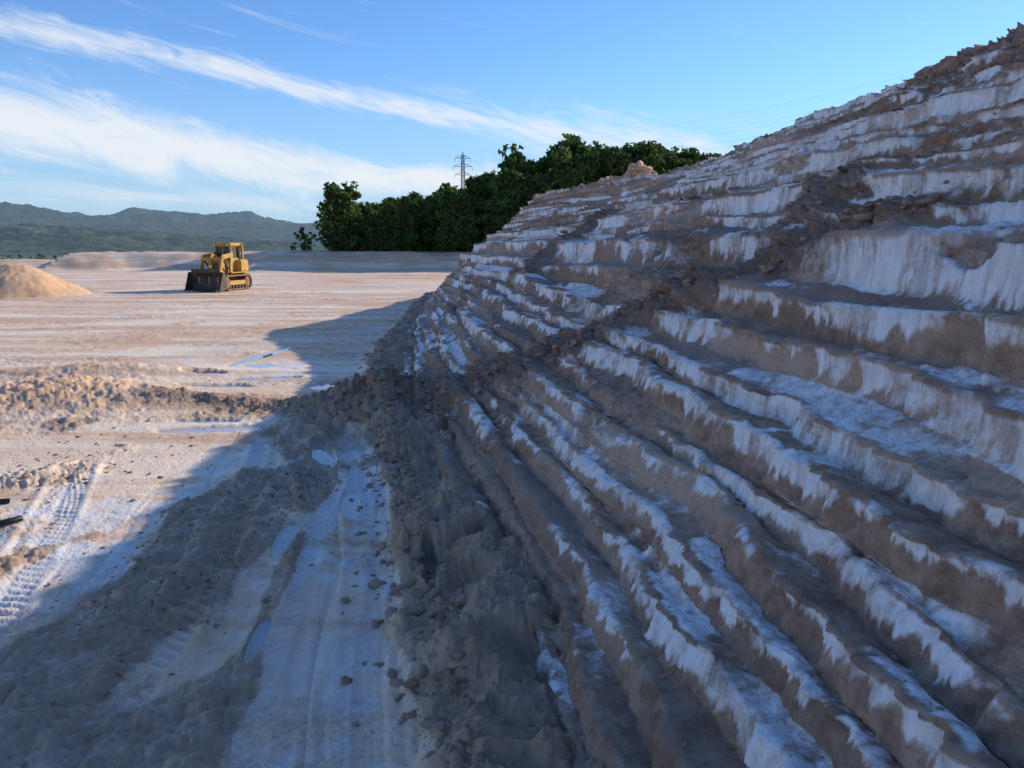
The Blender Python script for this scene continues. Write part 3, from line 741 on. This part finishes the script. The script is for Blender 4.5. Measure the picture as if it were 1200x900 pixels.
for sx_ in (-1,1):
    box('work_lamp',(sx_*.7,-.2,3.4),(.22,.1,.15),WHT);box('rops_leg',(sx_*1.05,1.5,2.7),(.2,.2,1.5),YEL)
cyl('beacon',(.5,.9,3.55),(.5,.9,3.72),.07,TRKm,10)
prof_=[(-3.35,.06),(-2.75,.05),(-2.45,.12),(-2.28,.35),(-2.22,.7),(-2.3,1.05),(-2.5,1.3),(-2.7,1.38)]
BW=1.8;V=[];F=[];m=len(prof_)
for d in (0,.07):
    for (yy,zz) in prof_:
        for xx in (-BW,BW): V.append((xx,yy+d,zz+d*.6))
for i in range(m-1):
    a_=i*2;b_=m*2+i*2;F+=[(a_,a_+1,a_+3,a_+2),(b_,b_+2,b_+3,b_+1),(a_,a_+2,b_+2,b_),(a_+1,b_+1,b_+3,a_+3)]
F+=[(0,m*2,m*2+1,1),(2*m-2,2*m-1,4*m-1,4*m-2)]
mesh_np('bucket_shell',np.array(V,float),np.array(F),BLK,False,None,doz)
for sx_,nm in ((-1,'right'),(1,'left')):
    bm=bmesh.new()
    lo=[bm.verts.new((sx_*BW-.03,yy,zz)) for yy,zz in prof_];hi=[bm.verts.new((sx_*BW+.03,yy,zz)) for yy,zz in prof_]
    bm.faces.new(lo);bm.faces.new(hi[::-1])
    for i in range(m): bm.faces.new((lo[i],hi[i],hi[(i+1)%m],lo[(i+1)%m]))
    me=bpy.data.meshes.new('bucket_side_'+nm);bm.to_mesh(me);bm.free();me.materials.append(BLK);link(bpy.data.objects.new('bucket_side_'+nm,me),doz)
for i in range(8): box('bucket_tooth_%d'%i,(-1.66+i*.475,-3.48,.1),(.12,.34,.1),BLK,bev=.02)
box('bucket_spill_guard',(0,-2.66,1.5),(3.0,.06,.28),BLK,bev=.01)
for s in (-.95,0,.95): box('bucket_bracket',(s,-2.15,.85),(.14,.3,.6),YEL,bev=.03)
box('counterweight',(0,1.95,1.2),(1.9,.4,.9),YEL,bev=.08)

# ------------------------------------------------------------ black hose bits
mhz,n=newmat('black_rubber');n.out((.015,.015,.016),.45,None,.4)
def hose(name,pts,r):
    c=bpy.data.curves.new(name,'CURVE');c.dimensions='3D';c.bevel_depth=r;c.bevel_resolution=4
    s=c.splines.new('NURBS');s.points.add(len(pts)-1);s.use_endpoint_u=True;s.order_u=3
    for p,q in zip(s.points,pts): p.co=(q[0],q[1],ground1(q[0],q[1])+r+q[2],1)
    c.materials.append(mhz);link(bpy.data.objects.new(name,c))
hose('black_hose',[(-8.6,9.6,.0),(-7.6,9.75,.02),(-7.3,9.85,.02),(-7.1,9.95,.02),(-7.05,10.1,0)],.045)
hose('black_hose',[(-8.6,10.7,.0),(-8.1,10.75,.03),(-7.75,10.9,.0)],.04)
hose('black_hose',[(-8.65,25.6,.0),(-8.55,26.0,.02),(-8.6,26.3,.0)],.035)
